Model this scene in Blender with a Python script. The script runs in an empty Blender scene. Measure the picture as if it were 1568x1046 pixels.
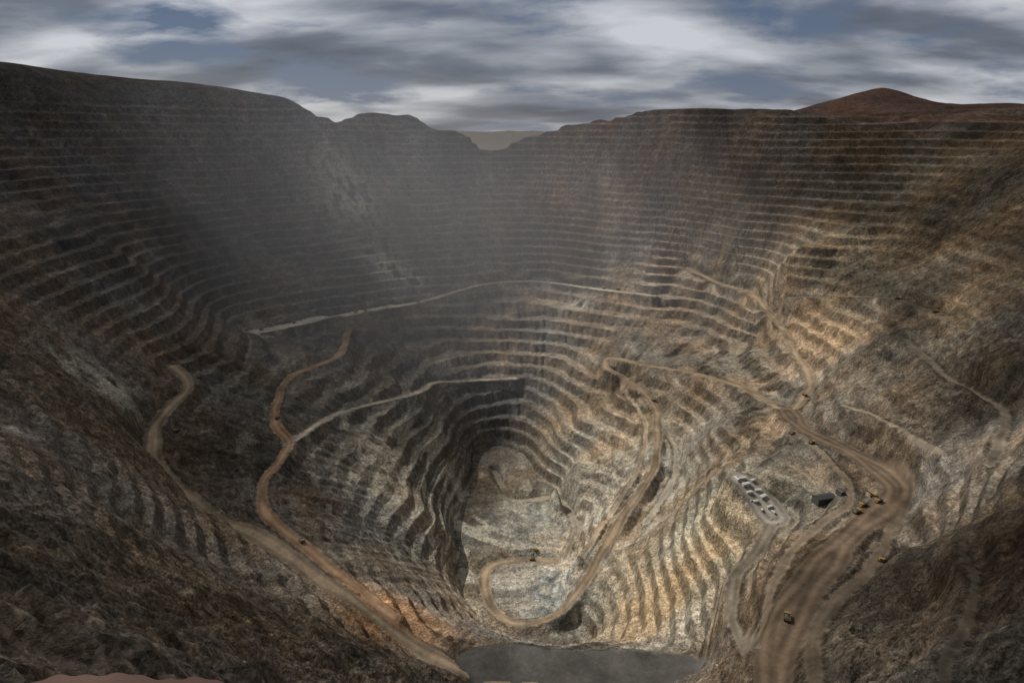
import bpy, math, time
import numpy as np
from mathutils import Vector
# World units are metres; origin = lookout on the pit rim, +Y into the pit, Z up.
PITCH=math.radians(17.1); CP,SP=math.cos(PITCH),math.sin(PITCH)
def S(u,v,y):
    # image pixel coordinates u,v plus assumed forward distance y in metres -> world x,y,z
    t=(522-v)/1045.; a=(u-784)/1045.
    yc=CP+SP*t; zc=-SP+CP*t
    return (a/yc*y, y, zc/yc*y)
SUN=Vector((-.58,.36,.73)).normalized()
TAN=(.26,.20,.14);GR=(.2,.17,.13);DK=(.07,.068,.064)
roads=[]
def R(pts,hw,col=TAN): roads.append((np.array([S(*p) for p in pts]),hw,col))
R([(1050,410,2500),(1100,432,2330),(1150,450,2150),(1180,480,1990),(1200,510,1850),(1235,570,1600),(1232,605,1490),(1205,628,1430),(1170,612,1530),(1130,590,1640),(1060,570,1780),(1000,560,1900),(935,547,2060),(925,560,2010),(960,580,1900),(1000,620,1760),(1005,700,1530),(960,780,1390),(900,880,1240),(850,940,1180),(780,950,1180),(740,900,1290),(752,865,1370),(800,856,1395),(850,858,1390)],10)
R([(1205,628,1430),(1230,655,1300),(1300,690,1150),(1360,730,1030),(1370,760,960),(1300,820,850),(1225,910,710),(1190,980,640),(1180,1060,580)],21,(.115,.085,.06))
R([(265,560,1540),(290,590,1450),(240,645,1290),(245,715,1125),(330,790,1010),(400,820,980),(480,880,920),(560,930,880),(640,990,840),(740,1035,800),(820,1050,790)],13,(.225,.175,.125))
R([(535,505,2130),(515,545,1900),(440,580,1720),(422,640,1480),(440,680,1370),(405,740,1200),(410,790,1090),(460,830,1020),(530,885,950),(600,945,880)],10,(.30,.20,.13))
R([(440,680,1370),(500,640,1560),(560,620,1720),(640,600,1880),(665,585,2020),(700,583,2080),(790,578,2120)],8,(.38,.34,.28))
R([(385,507,2100),(450,495,2200),(560,475,2350),(640,462,2480),(740,435,2650),(820,430,2700),(900,440,2550),(1000,452,2350)],12,(.36,.33,.28))
R([(1385,520,1420),(1450,575,1250),(1530,625,1080),(1535,665,960),(1515,710,850)],6,GR)
R([(1290,620,1290),(1350,640,1180),(1440,690,960)],4,GR)
R([(1200,455,1950),(1350,455,1700),(1440,480,1480)],6,GR)
R([(1012,640,1700),(1034,690,1560),(1027,740,1450),(990,800,1350)],5,(.4,.36,.29))
R([(760,722,1800),(785,765,1670),(850,762,1640),(880,800,1500),(865,850,1400)],7,(.33,.28,.22))
R([(1135,732,1085),(1165,765,1050),(1182,790,1020)],26,(.23,.21,.18))
R([(1182,790,1020),(1165,830,960),(1130,880,870),(1120,930,800),(1135,990,730),(1160,1030,640)],8,(.17,.145,.115))
R([(740,1020,830),(900,1020,825),(1050,1022,818)],36,DK)
R([(1385,770,960),(1345,850,800),(1270,930,680),(1245,1000,590),(1250,1060,520)],7,(.14,.11,.08))
R([(948,590,1935),(984,640,1720),(984,700,1550),(938,780,1410),(893,850,1280)],4,(.36,.29,.21))
R([(1475,830,650),(1490,900,545),(1455,1000,445),(1450,1060,400)],3,(.11,.095,.07))
R([(388,508,2095),(430,500,2165),(490,486,2270)],24,(.40,.38,.35))
R([(525,482,2310),(600,468,2420)],18,(.40,.38,.35))
R([(1225,665,1250),(1288,722,1060),(1300,765,960),(1245,810,880),(1190,880,770),(1163,960,680)],5,(.19,.15,.11))
RIM=[(0,107,2300),(50,112,2400),(100,122,2500),(200,135,2700),(280,138,2800),(355,145,2900),(366,151,2900),(430,154,2950),(445,161,2955),(460,170,2960),(475,180,2980),(490,185,3000),(515,183,3200),(532,180,3280),(545,174,3300),(580,172,3320),(610,175,3330),(632,176,3350),(645,188,3340),(660,198,3300),(690,198,3280),(715,203,3250),(728,218,3270),(742,240,3350),(758,238,3400),(778,221,3330),(790,215,3300),(820,208,3250),(845,202,3220),(862,193,3200),(900,193,3100),(950,186,3000),(1000,180,2900),(1060,177,2800),(1100,180,2740),(1140,181,2690),(1165,175,2650),(1220,172,2600),(1350,134,3700),(1325,139,3650),(1375,139,3650),(1290,154,3500),(1250,166,3400),(1405,154,3500),(1450,158,3300),(1500,162,3200),(1540,157,3100),(1568,160,3000),(1568,185,2300),(1480,195,2400),(1390,200,2480),(1300,190,2500)]
P=[(200,300,2250),(200,400,1850),(200,480,1600),(400,300,2700),(400,400,2350),(560,300,2900),(560,400,2550),(680,300,3000),(680,400,2700),(780,300,3050),(780,400,2750),(900,300,2950),(900,400,2650),(1050,300,2650),(1200,300,2350),(1200,400,2000),(1130,350,2350),(1300,550,1450),(1300,610,1310),
(0,200,2150),(0,300,1850),(0,430,1380),(0,560,1000),(100,560,1200),(200,560,1380),(0,700,620),(0,850,380),(0,1000,170),(150,1000,230),(150,850,520),(150,700,830),(150,620,1050),(300,1000,420),(300,900,640),(300,850,770),(420,1000,570),(420,930,730),(550,1000,700),(550,1045,610),(420,1045,480),(300,1045,300),
(350,560,1650),(350,680,1300),(330,740,1150),(560,560,1950),(480,740,1290),(560,800,1240),(620,880,1080),(700,940,1060),(560,720,1430),(620,700,1560),(690,800,1470),(680,660,1780),(650,780,1400),
(790,480,2380),(790,500,2330),(680,520,2300),(790,560,2150),(780,690,1890),(770,720,1820),(790,760,1670),(800,900,1300),(830,800,1520),(720,870,1350),(740,700,1870),(745,760,1680),(738,830,1500),(700,600,2030),(800,600,2080),
(880,560,2080),(880,650,1780),(900,720,1580),(860,720,1620),(870,800,1470),(1100,650,1450),(1100,720,1240),(1060,780,1200),(1230,740,1060),(1050,850,1080),(1000,950,1000),(1100,950,870),(900,970,1120),(900,990,880),(900,1045,800),(760,985,900),(1040,995,870),
(1568,250,1900),(1568,400,1500),(1568,550,1100),(1568,700,750),(1568,900,500),(1568,1045,380),(1390,300,2150),(1390,400,1850),(1390,620,1180),(1400,680,1060),(1390,850,800),(1390,950,620),(1390,1045,480)]
pts=[S(*p) for p in RIM];NRIM=len(pts)
pts+=[S(*p) for p in P]
pts+=[(0,0,-20),(0,50,-75),(0,200,-235),(0,400,-440),(0,600,-630),(0,700,-705),(0,770,-757),(150,200,-225),(200,400,-425),(-50,60,-75),(-100,115,-130),(120,0,-10),(-120,0,-10),(0,-300,0),(-600,-100,0),(-900,400,-60),(-1500,1200,0),(600,-100,0),(900,400,-60),(1600,1200,0),(-2600,2600,160),(-2200,3600,60),(-1500,3500,60),(-1100,3350,60),(-880,3300,0),(-950,3600,-60),(-1000,3900,-150),(-600,3700,-60),(-300,3500,-60),(-200,3500,-80),(100,3500,-60),(350,3400,-50),(700,3250,-40),(950,3050,-10),(1150,2950,0),(1350,2900,30),(0,4200,-200),(-100,3800,-170),(700,3900,-100),(1500,4500,-50),(2000,4300,0),(2800,3600,20),(2600,2400,60),(-3000,0,40),(3000,0,40),(0,-3000,0),(0,6000,-200),(3000,6000,-150),(-3000,6000,-150)]
for p,hw,_ in roads: pts+= [tuple(q) for q in p]
C=np.array(pts)
RC=24.
def rbf_fit(C,c):
    n=len(C); X=C[:,:2]/1000
    D=np.sqrt(((X[:,None]-X[None])**2).sum(-1)+(c/1000)**2)
    reg=np.full(n,.004);reg[:NRIM]=.0002
    A=np.zeros((n+3,n+3)); A[:n,:n]=-D+np.diag(reg)
    Pm=np.c_[np.ones(n),X]; A[:n,n:]=Pm; A[n:,:n]=Pm.T
    return X,np.linalg.solve(A,np.r_[C[:,2],0,0,0])
RX,RW=rbf_fit(C,RC)
def rbf(x,y):
    out=np.empty(x.size,np.float32); xf=(x.ravel()/1000).astype(np.float32); yf=(y.ravel()/1000).astype(np.float32)
    n=len(RX); CH=50000
    for i in range(0,x.size,CH):
        a=xf[i:i+CH]; b=yf[i:i+CH]
        D=np.sqrt((a[:,None]-RX[None,:,0].astype(np.float32))**2+(b[:,None]-RX[None,:,1].astype(np.float32))**2+np.float32((RC/1000)**2))
        out[i:i+CH]=RW[n]+RW[n+1]*a+RW[n+2]*b-D@RW[:n].astype(np.float32)
    return out.reshape(x.shape)
rng=np.random.RandomState(4);PT=rng.permutation(1024).astype(np.int32)
GA=rng.rand(1024)*2*math.pi;LC=np.cos(GA).astype(np.float32);LS=np.sin(GA).astype(np.float32)
def gn(x,y,s=0):
    x=np.asarray(x,np.float32);y=np.asarray(y,np.float32)
    fx0=np.floor(x);fy0=np.floor(y);fx=x-fx0;fy=y-fy0;xi=fx0.astype(np.int32);yi=fy0.astype(np.int32)+s*131
    ux=fx*fx*fx*(fx*(fx*6-15)+10);uy=fy*fy*fy*(fy*(fy*6-15)+10)
    p0=PT[xi&1023];p1=PT[(xi+1)&1023]
    def g(p,dx,dy):
        a=PT[(p+yi+dy)&1023]
        return LC[a]*(fx-dx)+LS[a]*(fy-dy)
    a=g(p0,0,0);b=g(p1,1,0);c=g(p0,0,1);d=g(p1,1,1)
    q=a+(b-a)*ux;return (q+(c+(d-c)*ux-q)*uy)*np.float32(1.5)
def fbm(x,y,sc,o=4,s=0):
    r=0;a=1.
    for k in range(o):
        r=r+a*gn(x/sc,y/sc,s+k*17);sc/=2.03;a*=.5
    return r
def ridge(x,y,sc,o=4,s=0):
    r=0;a=1.
    for k in range(o):
        r=r+a*(1-2*np.abs(gn(x/sc,y/sc,s+k*17)));sc/=2.03;a*=.5
    return r
def ss(a,b,x):
    t=np.clip((x-a)/(b-a),0,1);return t*t*(3-2*t)
ang=np.radians(np.r_[np.arange(-180,-60,3.),np.arange(-60,-44.2,.5),np.arange(-44,44.01,.085),np.arange(44.5,60.1,.5),np.arange(63,180,3.)])
r=[.5]
while r[-1]<60000:
    q=r[-1]
    if q<40: d=q*.03
    elif q<1000: d=max(q*.0038,.7)
    elif q<2500: d=3.5
    elif q<3700: d=4.6
    elif q<4500: d=20
    else: d=q*.05
    r.append(q+d)
r=np.array(r)
RR,AA=np.meshgrid(r,ang,indexing='ij')
# rim-side ledge of the lookout (straight edge, slightly irregular)
ad_=np.degrees(AA);ca=np.cos(np.clip(AA,-1.2,1.2))
re=(1.655+.055*np.exp(-((ad_+33)/8)**4)+.006*np.sin(AA*70)+.004*np.sin(AA*190))/ca
fac=1+(re/1.9-1)*ss(8,3,RR)
x=(RR*fac*np.sin(AA)).astype(np.float32);y=(RR*fac*np.cos(AA)).astype(np.float32)
AA=AA.astype(np.float32);RR=RR.astype(np.float32)
ri=np.unique(np.r_[np.arange(0,len(r),3),len(r)-1]);ai=np.unique(np.r_[np.arange(0,len(ang),3),len(ang)-1])
zc=rbf(x[np.ix_(ri,ai)],y[np.ix_(ri,ai)])
def up(a,idx,n,axis):
    t=np.interp(np.arange(n),idx,np.arange(len(idx)));i=np.minimum(t.astype(int),len(idx)-2);f=(t-i).astype(np.float32)
    if axis==0: return a[i]*(1-f)[:,None]+a[i+1]*f[:,None]
    return a[:,i]*(1-f)+a[:,i+1]*f
zb=up(up(zc,ri,len(r),0),ai,len(ang),1)
zf=-972+(np.clip(y,1150,1900)-1200)*.053
d=zb-zf
fm=(np.hypot(x-20,(y-1500)/2)<260)
d2=np.where(d<22,0,np.where(d<60,(d-22)*60/38,d))
zb=np.where(fm,zf+d2,zb)
G=4.;gx0,gy0=-2200.,200.;gw,gh=1075,850
dist=np.full((gh,gw),999.);zr=np.zeros((gh,gw));rid=np.zeros((gh,gw),int)
def catmull(p,step=3.):
    out=[]
    q=np.vstack([2*p[0]-p[1],p,2*p[-1]-p[-2]])
    for i in range(1,len(q)-2):
        L=np.linalg.norm(q[i+1]-q[i]);n=max(2,int(L/step))
        t=np.linspace(0,1,n,endpoint=False)[:,None]
        out.append(.5*((2*q[i])+(-q[i-1]+q[i+1])*t+(2*q[i-1]-5*q[i]+4*q[i+1]-q[i+2])*t*t+(-q[i-1]+3*q[i]-3*q[i+1]+q[i+2])*t**3))
    out.append(q[-2][None]);return np.vstack(out)
def stamp(p,hw,D,Z=None,I=None,k=0,w=18):
    for n_,(sx,sy,sz) in enumerate(catmull(p)):
        if k and k not in (2,12,14):
            sx+=2.5*math.sin(n_*.061+k)+1.5*math.sin(n_*.17+2*k)
        ci=int((sx-gx0)/G);rj=int((sy-gy0)/G)
        r0,r1,c0,c1=max(0,rj-w),min(gh,rj+w),max(0,ci-w),min(gw,ci+w)
        if r0>=r1 or c0>=c1: continue
        yy,xx=np.mgrid[r0:r1,c0:c1]
        d=np.hypot(xx*G+gx0-sx,yy*G+gy0-sy)-hw*(1+.16*math.sin(n_*.043+k)+.1*math.sin(n_*.11))
        m=d<D[r0:r1,c0:c1]
        D[r0:r1,c0:c1][m]=d[m]
        if Z is not None: Z[r0:r1,c0:c1][m]=sz;I[r0:r1,c0:c1][m]=k
for k,(p,hw,_) in enumerate(roads): stamp(p,hw,dist,zr,rid,k+1)
mk_=(dist<900).astype(float);zs=zr*mk_
def blur(a):
    a=(np.roll(a,1,0)+a+np.roll(a,-1,0))/3;return (np.roll(a,1,1)+a+np.roll(a,-1,1))/3
for _ in range(5): zs=blur(zs);mk_=blur(mk_)
zr=np.where(dist<900,zs/np.maximum(mk_,1e-6),0)
bd=np.full((gh,gw),999.)
BERM=np.array([S(*p) for p in [(690,980,905),(760,987,890),(900,992,878),(1040,997,865),(1085,1003,845)]])
stamp(BERM,0,bd)
def bil(F,x,y):
    fx=np.clip((x-gx0)/G,0,gw-1.001);fy=np.clip((y-gy0)/G,0,gh-1.001)
    i=fx.astype(int);j=fy.astype(int);a=fx-i;b=fy-j
    return (F[j,i]*(1-a)+F[j,i+1]*a)*(1-b)+(F[j+1,i]*(1-a)+F[j+1,i+1]*a)*b
inr=(x>gx0)&(x<gx0+G*gw-G)&(y>gy0)&(y<gy0+G*gh-G)
RD=np.where(inr,bil(dist,x,y),999.);RZ=bil(zr,x,y);BD=np.where(inr,bil(bd,x,y),999.)
RI=rid[np.clip(((y-gy0)/G+.5).astype(int),0,gh-1),np.clip(((x-gx0)/G+.5).astype(int),0,gw-1)]
cx,cy=x-60,y-1550
th=np.arctan2(cx,cy);rc=np.hypot(cx,cy)
def gb(u,v,yy,Rr):
    X,Y,_=S(u,v,yy);return np.exp(-((x-X)**2+(y-Y)**2)/Rr**2)
streak=gn(th*16,zb/300,5)+.5*gn(th*37,zb/200,6);streak=streak*ss(250,600,rc)
inpit=ss(3600,3150,RR)
pit=inpit*ss(130,60,zb)
fore=ss(1000,600,RR)
rugged=np.clip(fore+1.2*gb(80,600,1050,350)+.9*gb(1520,300,1850,340)+.95*gb(1500,520,1250,260)+.5*gb(980,330,2800,160)+.6*gb(960,700,1500,90),0,1)
smooth=np.clip(gb(480,740,1290,190)+gb(350,650,1330,130)+gb(600,860,1120,120)+.8*gb(150,520,1350,120),0,1)
bs=pit*(1-.95*rugged)*(1-.93*smooth)*np.clip(1.05+1.2*fbm(x,y,280,4,9),.08,1)
zn=zb+pit*(9*fbm(x,y,300,2,1)+(1.1+2*rugged)*fbm(x,y,40,3,2)+6*streak+4*fbm(x,y,120,2,14))
H=27.;k=zn/H+.3*gn(x/400,y/400,77);kf=np.floor(k);f=k-kf
g=np.where(f<.62,f*.08,.05+(f-.62)*(0.95/.38))
zt=zn+(kf+g-k)*H
z=zn*(1-bs)+zt*bs
notfloor=np.where(fm,ss(0,30,d2),1)
z=np.where(fm,zf*(1-notfloor)+z*notfloor,z)
wx=x+14*gn(x/45,y/45,7);wy=y+14*gn(x/45,y/45,8)
rg=ridge(wx,wy,110,3,4)-.5
rub=ridge(wx,wy,17,4,44)-.6
clod=fbm(x,y,9,3,46)
z=z+pit*(.7*fbm(x,y,14,3,3)*(1-.6*smooth)+rugged*((8+9*fore)*rg+1.8*rub+(1.2+1.2*fore)*clod)+(1-rugged)*(1-smooth)*.45*rub)*(.12+.88*notfloor)
w=ss(22,1,RD);z=z*(1-w)+(RZ+.2*fbm(x,y,8,2,55))*w
z=z+8*np.exp(-(BD/7)**2)
ff=ss(4500,7000,RR);z=z*(1-ff)+ff*(-170+RR*.005*(fbm(x,y,5000,5,11)))
z+=ss(2900,3300,RR)*3*fbm(x,y,150,4,12)*(1-ff)
wl=(RR>=1.9).astype(np.float32)
z=np.where(RR<400,(-1.6+.02*fbm(x,y,.5,3,8))*(1-wl)+wl*np.minimum(z,-3.),z)
nr,na=z.shape
def hgt(px,py):
    q=math.hypot(px,py);a=math.atan2(px,py)
    i=np.searchsorted(r,q)-1;j=np.searchsorted(ang,a)-1
    fi=(q-r[i])/(r[i+1]-r[i]);fj=(a-ang[j])/(ang[j+1]-ang[j])
    return float((z[i,j]*(1-fj)+z[i,j+1]*fj)*(1-fi)+(z[i+1,j]*(1-fj)+z[i+1,j+1]*fj)*fi)
# ---------- rock colour (mineral zones, some with light or shade painted in)
wt=np.full((nr,na),.25,np.float32);col=np.zeros((nr,na,3),np.float32)+.25*np.array([.145,.12,.095],np.float32)
blobs=[((300,300,2500),900,(.07,.066,.064),1),((600,330,2900),700,(.10,.095,.093),1),((860,230,3100),300,(.19,.12,.085),1.4),((1350,150,3600),800,(.14,.08,.06),2),((1000,200,2900),350,(.12,.085,.065),1),((1450,270,2000),400,(.18,.135,.085),1.2),((1480,400,1600),300,(.13,.10,.068),1),((1000,400,2500),450,(.155,.13,.103),1),((1100,520,1800),350,(.185,.15,.112),1),((1500,520,1250),220,(.055,.048,.038),1.2),((1450,900,600),300,(.06,.047,.034),1.5),((1050,850,1080),130,(.29,.24,.165),1.5),((960,720,1550),220,(.22,.19,.15),1),((600,740,1500),250,(.185,.17,.143),1),((760,620,2000),100,(.075,.075,.073),2),((810,780,1600),110,(.30,.285,.24),1.5),((810,900,1300),90,(.19,.185,.165),1.5),((600,930,900),60,(.32,.18,.09),1.5),((430,730,1180),60,(.26,.17,.11),1),((150,900,400),260,(.095,.074,.052),1.2),((100,560,1200),350,(.085,.066,.049),1.2),((900,1015,840),120,(.075,.072,.066),2),((0,107,2400),500,(.07,.056,.046),1),((450,740,1280),170,(.125,.113,.096),1.2)]  # foreground corners and inner wall painted darker as shade, spur paler as lit
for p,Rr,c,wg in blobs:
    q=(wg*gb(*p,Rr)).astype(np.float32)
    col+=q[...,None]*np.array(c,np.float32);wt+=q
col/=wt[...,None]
n1=fbm(x,y,350,5,21);n2=fbm(x,y,40,4,22);ls=gn(th*45,zn/90,25)+.6*gn(th*110,zn/60,26)
col*=np.clip(1+.45*n1+.28*n2+.15*ls*ss(200,500,rc),.4,2.)[...,None]
n3=fbm(x,y,180,4,27)
col*=1+np.clip(n3,-.6,.6)[...,None]*np.array([.16,.0,-.18])
spk=ss(.3,.65,fbm(th*rc/45,zn/11,1.,3,81)+.5*n1)*pit  # elongated bright speckle, painted like sunlit patches along the benches
col*=(1+.45*spk)[...,None]
col*=(1+rugged*pit*(.45*np.clip(clod,-1,1)+.5*ss(.35,.7,fbm(x,y,28,3,47))))[...,None]  # lit highlights of rocky clumps painted into the colour
rt=ss(-200,300,x)  # dusty bench tops; extra contrast to the right paints in sunlit ledges
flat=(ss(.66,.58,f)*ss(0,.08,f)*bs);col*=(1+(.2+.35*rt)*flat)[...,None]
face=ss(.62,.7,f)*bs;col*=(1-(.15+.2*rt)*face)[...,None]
pn=fbm(th*rc/130,zn/15,1.,3,61)
ing=np.exp(-(((x+60)/430)**2+((y-1480)/420)**2))
pale=ss(.33,.48,pn+.32*ing-.08)*(.1+.9*ing)*pit*(1-.8*gb(760,620,2000,120))  # pale ledge streaks, with the sunlit look of bench faces painted in
col=col*(1-.75*pale[...,None])+.75*pale[...,None]*np.array([.43,.405,.34])
patches=[((120,515,1250),60),((160,530,1270),40),((590,390,2600),70),((630,400,2580),50),((575,680,1560),45),((590,720,1460),35),((600,760,1380),25),((400,500,2110),60),((700,700,1650),30),((1025,760,1420),40),((870,800,1480),40),((885,480,2450),60),((430,870,900),14),((450,890,880),12),((20,640,760),20),((540,330,2850),120),((1000,810,1330),25),((790,790,1600),45),((800,935,1215),22)]  # pale scree and dumps; inner-left ones also paint in sunlit faces
for p,Rr in patches:
    q=gb(*p,Rr)*ss(-.35,.4,fbm(x,y,40,3,66)+.2)
    col=col*(1-.85*q[...,None])+.85*q[...,None]*np.array([.42,.40,.345])
rn=fbm(x,y,14,4,71)
rm=ss(4,-3,RD+4.*rn)
rc_=np.array([(0,0,0)]+[q[2] for q in roads])[RI]
trk=1+np.where(RI==14,0.,.28)*np.sin(RD*.42+1.5*gn(x/80,y/80,3))+.35*fbm(x,y,60,4,72)
col=col*(1-rm[...,None])+rm[...,None]*rc_*trk[...,None]
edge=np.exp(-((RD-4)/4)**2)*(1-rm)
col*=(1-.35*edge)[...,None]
col=col*(1-ff[...,None])+ff[...,None]*np.array([.10,.085,.075])
lipm=np.where(RR<6,1-wl,0)[...,None];col=col*(1-lipm)+lipm*np.array([.30,.19,.15])
col=np.clip(col,.013,.7)
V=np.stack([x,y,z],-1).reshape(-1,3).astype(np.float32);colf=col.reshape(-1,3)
ii=np.arange(nr-1)[:,None];jj=np.arange(na)[None];j2=(jj+1)%na
F=np.stack([ii*na+jj,(ii+1)*na+jj,(ii+1)*na+j2,ii*na+j2],-1).reshape(-1,4).astype(np.int32)
fid=np.where((RD[:-1]<1)&inr[:-1],RI[:-1],0).reshape(-1)
def N(nt,t,**kw):
    n=nt.nodes.new(t)
    for k,v in kw.items():
        if k.startswith('i_'): n.inputs[k[2:].replace('_',' ')].default_value=v
        else: setattr(n,k,v)
    return n
def rockmat(name,bump,rubble,lo=.55,hi=1.5):
    mat=bpy.data.materials.new(name);mat.use_nodes=True
    nt=mat.node_tree;l=nt.links.new;b=nt.nodes['Principled BSDF'];b.inputs['Roughness'].default_value=.95;b.inputs['Specular IOR Level'].default_value=.1
    at=N(nt,'ShaderNodeAttribute',attribute_name='Col');tc=N(nt,'ShaderNodeTexCoord')
    a=N(nt,'ShaderNodeTexNoise',i_Scale=.08,i_Detail=5.,i_Roughness=.7);l(tc.outputs['Object'],a.inputs['Vector'])
    m=N(nt,'ShaderNodeMapRange');m.inputs[1].default_value=.32;m.inputs[2].default_value=.68;m.inputs[3].default_value=lo;m.inputs[4].default_value=hi
    l(a.outputs['Fac'],m.inputs[0])
    vo=N(nt,'ShaderNodeTexVoronoi',i_Scale=.45);l(tc.outputs['Object'],vo.inputs['Vector'])
    vs=N(nt,'ShaderNodeSeparateColor');l(vo.outputs['Color'],vs.inputs[0])
    vr=N(nt,'ShaderNodeMapRange');vr.inputs[1].default_value=0;vr.inputs[2].default_value=1;vr.inputs[3].default_value=1-.45*rubble;vr.inputs[4].default_value=1+.45*rubble;l(vs.outputs[0],vr.inputs[0])
    mm=N(nt,'ShaderNodeMath',operation='MULTIPLY');l(m.outputs[0],mm.inputs[0]);l(vr.outputs[0],mm.inputs[1])
    vm=N(nt,'ShaderNodeVectorMath',operation='SCALE');l(at.outputs['Color'],vm.inputs[0]);l(mm.outputs[0],vm.inputs['Scale']);l(vm.outputs[0],b.inputs['Base Color'])
    bp=N(nt,'ShaderNodeBump',i_Strength=bump,i_Distance=14.);l(a.outputs['Fac'],bp.inputs['Height']);l(bp.outputs[0],b.inputs['Normal'])
    return mat
rock=rockmat('rock',.6,1.);roadm=rockmat('compacted_dirt',.06,.15,.8,1.2)
def mk(name,F,mat,flat):
    used=np.unique(F);mp=np.zeros(len(V),np.int32);mp[used]=np.arange(len(used))
    v=V[used];f=mp[F]
    me=bpy.data.meshes.new(name)
    me.vertices.add(len(v));me.vertices.foreach_set('co',v.ravel())
    me.loops.add(f.size);me.loops.foreach_set('vertex_index',f.ravel())
    me.polygons.add(len(f));me.polygons.foreach_set('loop_start',np.arange(0,f.size,4,dtype=np.int32))
    me.update(calc_edges=True)
    a=me.color_attributes.new('Col','FLOAT_COLOR','POINT')
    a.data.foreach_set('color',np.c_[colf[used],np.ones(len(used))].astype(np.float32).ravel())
    me.materials.append(mat)
    if flat: me.shade_flat()
    o=bpy.data.objects.new(name,me);bpy.context.collection.objects.link(o);return o
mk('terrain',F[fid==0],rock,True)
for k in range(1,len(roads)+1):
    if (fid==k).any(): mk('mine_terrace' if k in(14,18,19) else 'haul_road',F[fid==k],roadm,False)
# ---------- equipment and buildings
def pm(name,c,rough=.6,metal=0.):
    m=bpy.data.materials.new(name);m.use_nodes=True;nt=m.node_tree;b=nt.nodes['Principled BSDF']
    b.inputs['Roughness'].default_value=rough;b.inputs['Metallic'].default_value=metal
    t=N(nt,'ShaderNodeTexCoord');n=N(nt,'ShaderNodeTexNoise',i_Scale=.8,i_Detail=4.);nt.links.new(t.outputs['Object'],n.inputs['Vector'])
    rp=N(nt,'ShaderNodeValToRGB');e=rp.color_ramp.elements;e[0].position=.3;e[1].position=.7
    e[0].color=(*[q*.6 for q in c],1);e[1].color=(*c,1);nt.links.new(n.outputs['Fac'],rp.inputs[0]);nt.links.new(rp.outputs[0],b.inputs['Base Color']);return m
YEL=pm('dusty_yellow_paint',(.3,.2,.05));TYRE=pm('tyre_rubber',(.03,.03,.03),.9);WHITE=pm('white_cladding',(.6,.6,.57));ROOF=pm('roof_sheet',(.55,.56,.56),.5);GLASS=pm('window_glass',(.03,.04,.05),.2);STEEL=pm('dark_steel',(.07,.07,.075),.5,.3);GREY=pm('weathered_cladding',(.07,.066,.06))
def box(V_,F_,M_,x0,x1,y0,y1,z0,z1,m=0,top=None):
    b=len(V_);tx0,tx1,ty0,ty1=top or (x0,x1,y0,y1)
    V_+=[(x0,y0,z0),(x1,y0,z0),(x1,y1,z0),(x0,y1,z0),(tx0,ty0,z1),(tx1,ty0,z1),(tx1,ty1,z1),(tx0,ty1,z1)]
    F_+=[(b,b+3,b+2,b+1),(b+4,b+5,b+6,b+7),(b,b+1,b+5,b+4),(b+1,b+2,b+6,b+5),(b+2,b+3,b+7,b+6),(b+3,b,b+4,b+7)];M_+=[m]*6
def cyl(V_,F_,M_,c,rad,w,m=0,n=14):
    b=len(V_)
    for s in (-w/2,w/2):
        for i in range(n):
            a=2*math.pi*i/n;V_.append((c[0]+rad*math.cos(a),c[1]+s,c[2]+rad*math.sin(a)))
    for i in range(n): j=(i+1)%n;F_.append((b+i,b+j,b+n+j,b+n+i));M_.append(m)
    F_.append(tuple(b+i for i in range(n))[::-1]);F_.append(tuple(b+n+i for i in range(n)));M_+=[m,m]
def build(V_,F_,M_,mats,name):
    me=bpy.data.meshes.new(name);me.from_pydata(V_,[],F_)
    for m in mats: me.materials.append(m)
    me.polygons.foreach_set('material_index',M_);me.update();return me
v,f_,m=[],[],[]
box(v,f_,m,-6,5.5,-1.6,1.6,1.6,2.6,1)
for px,ys in ((3.9,(-2.9,2.9)),(-3.6,(-3.1,-1.9,1.9,3.1))):
    for py in ys: cyl(v,f_,m,(px,py,1.7),1.7,1.1,2)
box(v,f_,m,3.2,6.6,-3.2,3.2,2.9,3.5,0)
box(v,f_,m,5.6,6.7,-2.2,2.2,1.5,3.4,0)
box(v,f_,m,3.4,5.4,.6,3.0,3.5,5.6,0);box(v,f_,m,5.41,5.45,.8,2.8,4.4,5.4,3)
b0=len(v);v+=[(-6.8,-3.3,3.6),(-6.8,3.3,3.6),(2.6,3.3,2.9),(2.6,-3.3,2.9),(-6.8,-3.6,4.8),(-6.8,3.6,4.8),(2.9,3.6,5.9),(2.9,-3.6,5.9)]
for q in [(0,1,2,3),(0,3,7,4),(1,5,6,2),(3,2,6,7)]: f_.append(tuple(b0+i for i in q));m.append(0)
box(v,f_,m,2.7,6.6,-3.6,3.6,5.92,6.15,0)
b0=len(v);v+=[(-6.0,-3.2,4.5),(-6.0,3.2,4.5),(2.6,3.2,5.2),(2.6,-3.2,5.2),(-1.8,0,6.6)]
for q in [(0,1,4),(1,2,4),(2,3,4),(3,0,4)]: f_.append(tuple(b0+i for i in q));m.append(4)
truck=build(v,f_,m,[YEL,STEEL,TYRE,GLASS,GREY],'haul_truck')
v,f_,m=[],[],[]
for s in(-1,1): box(v,f_,m,-4,4,s*3-.8,s*3+.8,0,1.8,1,top=(-3.3,3.3,s*3-.8,s*3+.8))
box(v,f_,m,-1.6,1.6,-1.6,1.6,1.2,2.2,1);box(v,f_,m,-5,3,-3.2,3.2,2.2,5.6,0);box(v,f_,m,1,3.4,1.2,3.3,5.6,7.6,0);box(v,f_,m,3.41,3.45,1.4,3.1,6.2,7.4,3)
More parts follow.
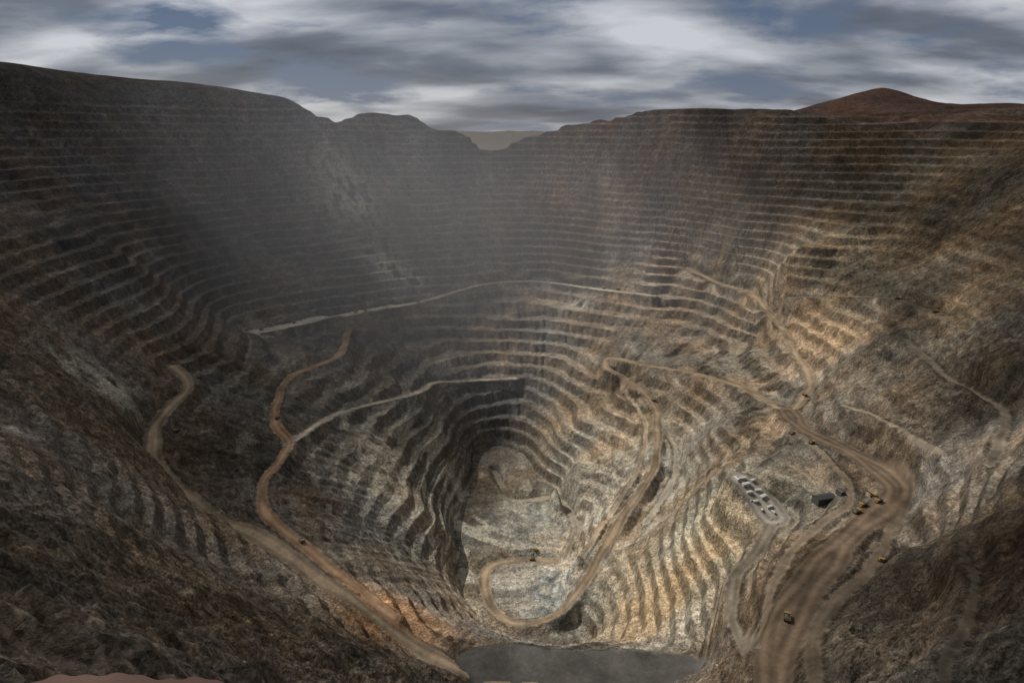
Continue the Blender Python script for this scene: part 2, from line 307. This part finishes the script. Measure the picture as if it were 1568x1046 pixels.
def beam(p,q,wd):
    p,q=Vector(p),Vector(q);d_=(q-p).normalized();n_=Vector((-d_.z,0,d_.x))*wd;s_=Vector((0,wd*.6,0));b=len(v)
    for c_ in (p,q):
        for a_ in (-n_-s_,n_-s_,n_+s_,-n_+s_): v.append(tuple(c_+a_))
    for q_ in [(0,1,2,3),(7,6,5,4),(0,4,5,1),(1,5,6,2),(2,6,7,3),(3,7,4,0)]: f_.append(tuple(b+i for i in q_));m.append(0)
beam((2.5,0,4),(10,0,9.5),.7);beam((10,0,9.5),(12.5,0,3.5),.5);box(v,f_,m,11.2,14.2,-1.7,1.7,1.2,3.6,2,top=(11.6,13.2,-1.7,1.7))
shovel=build(v,f_,m,[YEL,STEEL,GREY,GLASS],'mining_excavator')
v,f_,m=[],[],[]
box(v,f_,m,-2.6,2.6,-.95,.95,.5,1.15,0);box(v,f_,m,-.6,1.3,-.9,.9,1.15,1.85,1,top=(-.4,.8,-.75,.75));box(v,f_,m,-.38,.78,-.73,.73,1.852,1.9,0)
for px in(-1.6,1.6):
    for py in(-.85,.85): cyl(v,f_,m,(px,py,.42),.42,.25,2)
pick=build(v,f_,m,[WHITE,GLASS,TYRE],'pickup_truck')
def put(me,name,u,vv,yy,head,s=1.,dz=0):
    X,Y,_=S(u,vv,yy);o=bpy.data.objects.new(name,me);bpy.context.collection.objects.link(o)
    o.location=(X,Y,hgt(X,Y)+dz);o.rotation_euler=(0,0,math.radians(head));o.scale=(s,)*3;return o
TR=[(1322,772,935,200),(1345,768,945,205),(1312,780,915,30),(268,642,1295,250),(462,826,1024,300),(1374,455,1655,170),(1432,478,1495,10),(815,856,1395,180),(1000,612,1785,280),(925,440,2520,0),(946,442,2480,0),(1212,672,1260,40),(1242,684,1200,30),(560,476,2350,30),(640,463,2480,20),(1232,605,1490,280),(425,640,1480,80),(1350,850,790,240),(1205,945,670,70),(400,503,2120,40)]
SH=[(1336,760,965,150),(450,492,2210,200),(545,478,2340,90),(805,432,2680,140),(820,850,1420,200)]
PK=[(1262,690,1170,0),(1225,677,1230,30),(1255,700,1140,20),(1180,797,1012,60),(1190,802,1000,50),(1150,775,1045,10),(1100,1000,700,90),(385,808,985,300)]
for a in TR: put(truck,'haul_truck',*a)
for a in SH: put(shovel,'mining_excavator',*a,1.0 if a[2]<2000 else 1.3)
for a in PK: put(pick,'pickup_truck',*a)
def cabin(u,vv,yy,head,L,W,Hh,wallm=WHITE,roofm=ROOF,name='site_cabin'):
    X,Y,_=S(u,vv,yy);e=bpy.data.objects.new(name,None);bpy.context.collection.objects.link(e)
    e.location=(X,Y,hgt(X,Y)-.3);e.rotation_euler=(0,0,math.radians(head))
    def ch(nm,mat,fn):
        v,f_,m=[],[],[];fn(v,f_,m);o=bpy.data.objects.new(nm,build(v,f_,m,[mat],nm));bpy.context.collection.objects.link(o);o.parent=e
    a,b=L/2,W/2
    def walls(v,f_,m):
        box(v,f_,m,-a,a,-b,b,-1.5,Hh)
        q=len(v);v.extend([(-a,-b,Hh),(-a,b,Hh),(-a,0,Hh+W*.18),(a,-b,Hh),(a,b,Hh),(a,0,Hh+W*.18)]);f_.extend([(q,q+2,q+1),(q+3,q+4,q+5)]);m.extend([0,0])
    def roof(v,f_,m):
        h=W*.18;t=.25;o=.5
        for s in(-1,1):
            q=len(v);v.extend([(-a-o,0,Hh+h+.05),(a+o,0,Hh+h+.05),(a+o,s*(b+o),Hh-.1),(-a-o,s*(b+o),Hh-.1),(-a-o,0,Hh+h+.05+t),(a+o,0,Hh+h+.05+t),(a+o,s*(b+o),Hh-.1+t),(-a-o,s*(b+o),Hh-.1+t)])
            for k_ in [(0,1,2,3),(7,6,5,4),(0,4,5,1),(2,6,7,3),(1,5,6,2),(0,3,7,4)]: f_.append(tuple(q+i for i in k_));m.append(0)
    def wins(v,f_,m):
        n=max(2,int(L/4))
        for i in range(n):
            cx_=-a+(i+.5)*L/n
            for s in(-1,1):
                if i==n//2 and s<0: continue
                box(v,f_,m,cx_-.7,cx_+.7,s*(b+.02)-.02,s*(b+.02)+.02,1.2,2.3)
    def door(v,f_,m):
        n=max(2,int(L/4));cx_=-a+(n//2+.5)*L/n;box(v,f_,m,cx_-.55,cx_+.55,-b-.05,-b-.003,0,2.2)
    ch('walls',wallm,walls);ch('roof',roofm,roof);ch('windows',GLASS,wins);ch('door',STEEL,door)
CB=[(1136,734,1088,12,13,5,3.2),(1152,737,1090,31,9,4.5,3),(1141,747,1075,24,15,6,3.4),(1160,751,1070,8,11,5,3.2),(1146,761,1060,16,10,5,3),(1168,761,1058,35,14,6,3.4),(1156,773,1045,15,9,4,3),(1178,777,1038,28,12,4,3),(1127,742,1085,105,12,4,3),(1184,783,1028,120,7,3,2.8),(1166,786,1030,60,6,3,2.8)]
for a in CB: cabin(*a)
cabin(1262,757,1010,15,34,17,12,GREY,STEEL,'crusher_building')
cabin(1285,765,985,100,14,8,7,GREY,STEEL,'crusher_building')
# ---------- world
w=bpy.data.worlds.new('World');bpy.context.scene.world=w;w.use_nodes=True
nt=w.node_tree;l=nt.links.new
bg=nt.nodes['Background'];bg.inputs[1].default_value=.1
sk=N(nt,'ShaderNodeTexSky',sky_type='NISHITA',sun_disc=False,sun_elevation=math.asin(SUN.z),sun_rotation=math.atan2(SUN.x,SUN.y))
tc=N(nt,'ShaderNodeTexCoord');sp=N(nt,'ShaderNodeSeparateXYZ');l(tc.outputs['Generated'],sp.inputs[0])
def M(op,a,b=None,c=None,clamp=False):
    m=N(nt,'ShaderNodeMath',operation=op,use_clamp=clamp)
    for i,v in enumerate((a,b,c)):
        if v is None: continue
        if hasattr(v,'is_linked'): l(v,m.inputs[i])
        else: m.inputs[i].default_value=v
    return m.outputs[0]
zz=M('ADD',M('MAXIMUM',sp.outputs[2],0.),.22)
cb=N(nt,'ShaderNodeCombineXYZ');l(M('DIVIDE',sp.outputs[0],zz),cb.inputs[0]);l(M('DIVIDE',sp.outputs[1],zz),cb.inputs[1])
def noise(sc,det,dist,loc,rot,stretch,rough=.5):
    mp=N(nt,'ShaderNodeMapping');mp.inputs['Location'].default_value=loc;mp.inputs['Rotation'].default_value=(0,0,rot);mp.inputs['Scale'].default_value=stretch
    l(cb.outputs[0],mp.inputs[0]);n=N(nt,'ShaderNodeTexNoise',i_Scale=sc,i_Detail=det,i_Distortion=dist,i_Roughness=rough);l(mp.outputs[0],n.inputs['Vector']);return n.outputs['Fac']
cov=noise(1.5,9.,.2,(3.1,1.7,0),.35,(.9,1.1,1),.55);sh=noise(1.1,8.,.15,(7.3,2.2,0),.6,(.8,1.6,1),.48)
def ramp(v,st):
    rp=N(nt,'ShaderNodeValToRGB');e=rp.color_ramp.elements
    for i,(p,c) in enumerate(st):
        q=e[i] if i<2 else e.new(p)
        q.position=p;q.color=(*c,1)
    l(v,rp.inputs[0]);return rp.outputs[0]
cc=ramp(sh,[(.32,(.06,.07,.10)),(.64,(.60,.61,.65)),(.43,(.13,.145,.185)),(.52,(.31,.325,.37))])
cm=ramp(cov,[(.38,(0,0,0)),(.49,(1,1,1))])
bl=ramp(sp.outputs[2],[(0.,(.14,.17,.24)),(.3,(.03,.075,.17))])
mx=N(nt,'ShaderNodeMix',data_type='RGBA');l(cm,mx.inputs[0]);l(bl,mx.inputs[6]);l(cc,mx.inputs[7])
s10=N(nt,'ShaderNodeVectorMath',operation='SCALE');l(mx.outputs[2],s10.inputs[0]);s10.inputs['Scale'].default_value=9.
ads=N(nt,'ShaderNodeVectorMath',operation='MULTIPLY_ADD');l(sk.outputs[0],ads.inputs[0]);ads.inputs[1].default_value=(.08,.08,.08);l(s10.outputs[0],ads.inputs[2])
dim=ramp(sp.outputs[2],[(.16,(1,1,1)),(.42,(.17,.17,.17))])
fin=N(nt,'ShaderNodeVectorMath',operation='MULTIPLY');l(ads.outputs[0],fin.inputs[0]);l(dim,fin.inputs[1]);l(fin.outputs[0],bg.inputs[0])
L=bpy.data.lights.new('sun','SUN');L.energy=4.3;L.angle=.009;L.color=(1,.93,.83)
lo=bpy.data.objects.new('sun',L);bpy.context.collection.objects.link(lo)
lo.rotation_euler=SUN.to_track_quat('Z','Y').to_euler()
# ---------- unseen sheet added to shade the pit edges, open over the centre
n=60;xs=np.linspace(-5000,5000,n);XX,YY=np.meshgrid(xs,xs)
ZZ=150*fbm(XX,YY,1800,4,90)
vv=np.stack([XX,YY,ZZ],-1).reshape(-1,3).tolist()
fc=[(i*n+j,i*n+j+1,(i+1)*n+j+1,(i+1)*n+j) for i in range(n-1) for j in range(n-1)]
me=bpy.data.meshes.new('shadow_cloud_sheet');me.from_pydata(vv,[],fc);cl=bpy.data.objects.new('shadow_cloud_sheet',me);bpy.context.collection.objects.link(cl)
GX,GY,GZ=300.,1600.,-550.
q=(2500-GZ)/SUN.z
cl.location=(GX+SUN.x*q,GY+SUN.y*q,2500)
cmat=bpy.data.materials.new('shadow_cloud_mask');cmat.use_nodes=True;nt=cmat.node_tree;l=nt.links.new
nt.nodes.remove(nt.nodes['Principled BSDF']);out=nt.nodes['Material Output']
tc=N(nt,'ShaderNodeTexCoord');mp=N(nt,'ShaderNodeMapping');mp.inputs['Scale'].default_value=(1/800,1/1000,0);l(tc.outputs['Object'],mp.inputs[0])
ln=N(nt,'ShaderNodeVectorMath',operation='LENGTH');l(mp.outputs[0],ln.inputs[0])
ns=N(nt,'ShaderNodeTexNoise',i_Scale=1/450,i_Detail=3.);l(tc.outputs['Object'],ns.inputs['Vector'])
sm=M('ADD',ln.outputs['Value'],M('MULTIPLY',M('SUBTRACT',ns.outputs['Fac'],.5),1.6))
mr=N(nt,'ShaderNodeMapRange',interpolation_type='SMOOTHSTEP');l(sm,mr.inputs[0]);mr.inputs[1].default_value=.7;mr.inputs[2].default_value=1.35;mr.inputs[3].default_value=0.02;mr.inputs[4].default_value=.94
tr=N(nt,'ShaderNodeBsdfTransparent');tl=N(nt,'ShaderNodeBsdfTranslucent');tl.inputs[0].default_value=(.4,.42,.45,1)
mxs=N(nt,'ShaderNodeMixShader');l(mr.outputs[0],mxs.inputs[0]);l(tr.outputs[0],mxs.inputs[1]);l(tl.outputs[0],mxs.inputs[2]);l(mxs.outputs[0],out.inputs[0])
me.materials.append(cmat)
# ---------- dust haze
bpy.ops.mesh.primitive_cube_add(size=2,location=(-330,2200,-320));hz=bpy.context.object;hz.name='dust_haze';hz.scale=(1600,1150,700)
hm=bpy.data.materials.new('dust');hm.use_nodes=True;nt=hm.node_tree;l=nt.links.new;nt.nodes.remove(nt.nodes['Principled BSDF'])
vs=N(nt,'ShaderNodeVolumeScatter');vs.inputs['Color'].default_value=(.78,.83,.96,1);vs.inputs['Anisotropy'].default_value=.2
tc=N(nt,'ShaderNodeTexCoord');ln=N(nt,'ShaderNodeVectorMath',operation='LENGTH');l(tc.outputs['Object'],ln.inputs[0])
mr=N(nt,'ShaderNodeMapRange',interpolation_type='SMOOTHSTEP');l(ln.outputs['Value'],mr.inputs[0]);mr.inputs[1].default_value=1.;mr.inputs[2].default_value=.15;mr.inputs[3].default_value=0;mr.inputs[4].default_value=3.6e-4
l(mr.outputs[0],vs.inputs['Density']);l(vs.outputs[0],nt.nodes['Material Output'].inputs['Volume'])
hz.data.materials.append(hm)
c=bpy.data.cameras.new('camera');c.lens=24;c.clip_end=200000;c.clip_start=.1
co=bpy.data.objects.new('camera',c);bpy.context.collection.objects.link(co);co.rotation_euler=(math.pi/2-PITCH,0,0)
bpy.context.scene.camera=co
bpy.context.scene.view_settings.view_transform='Standard'
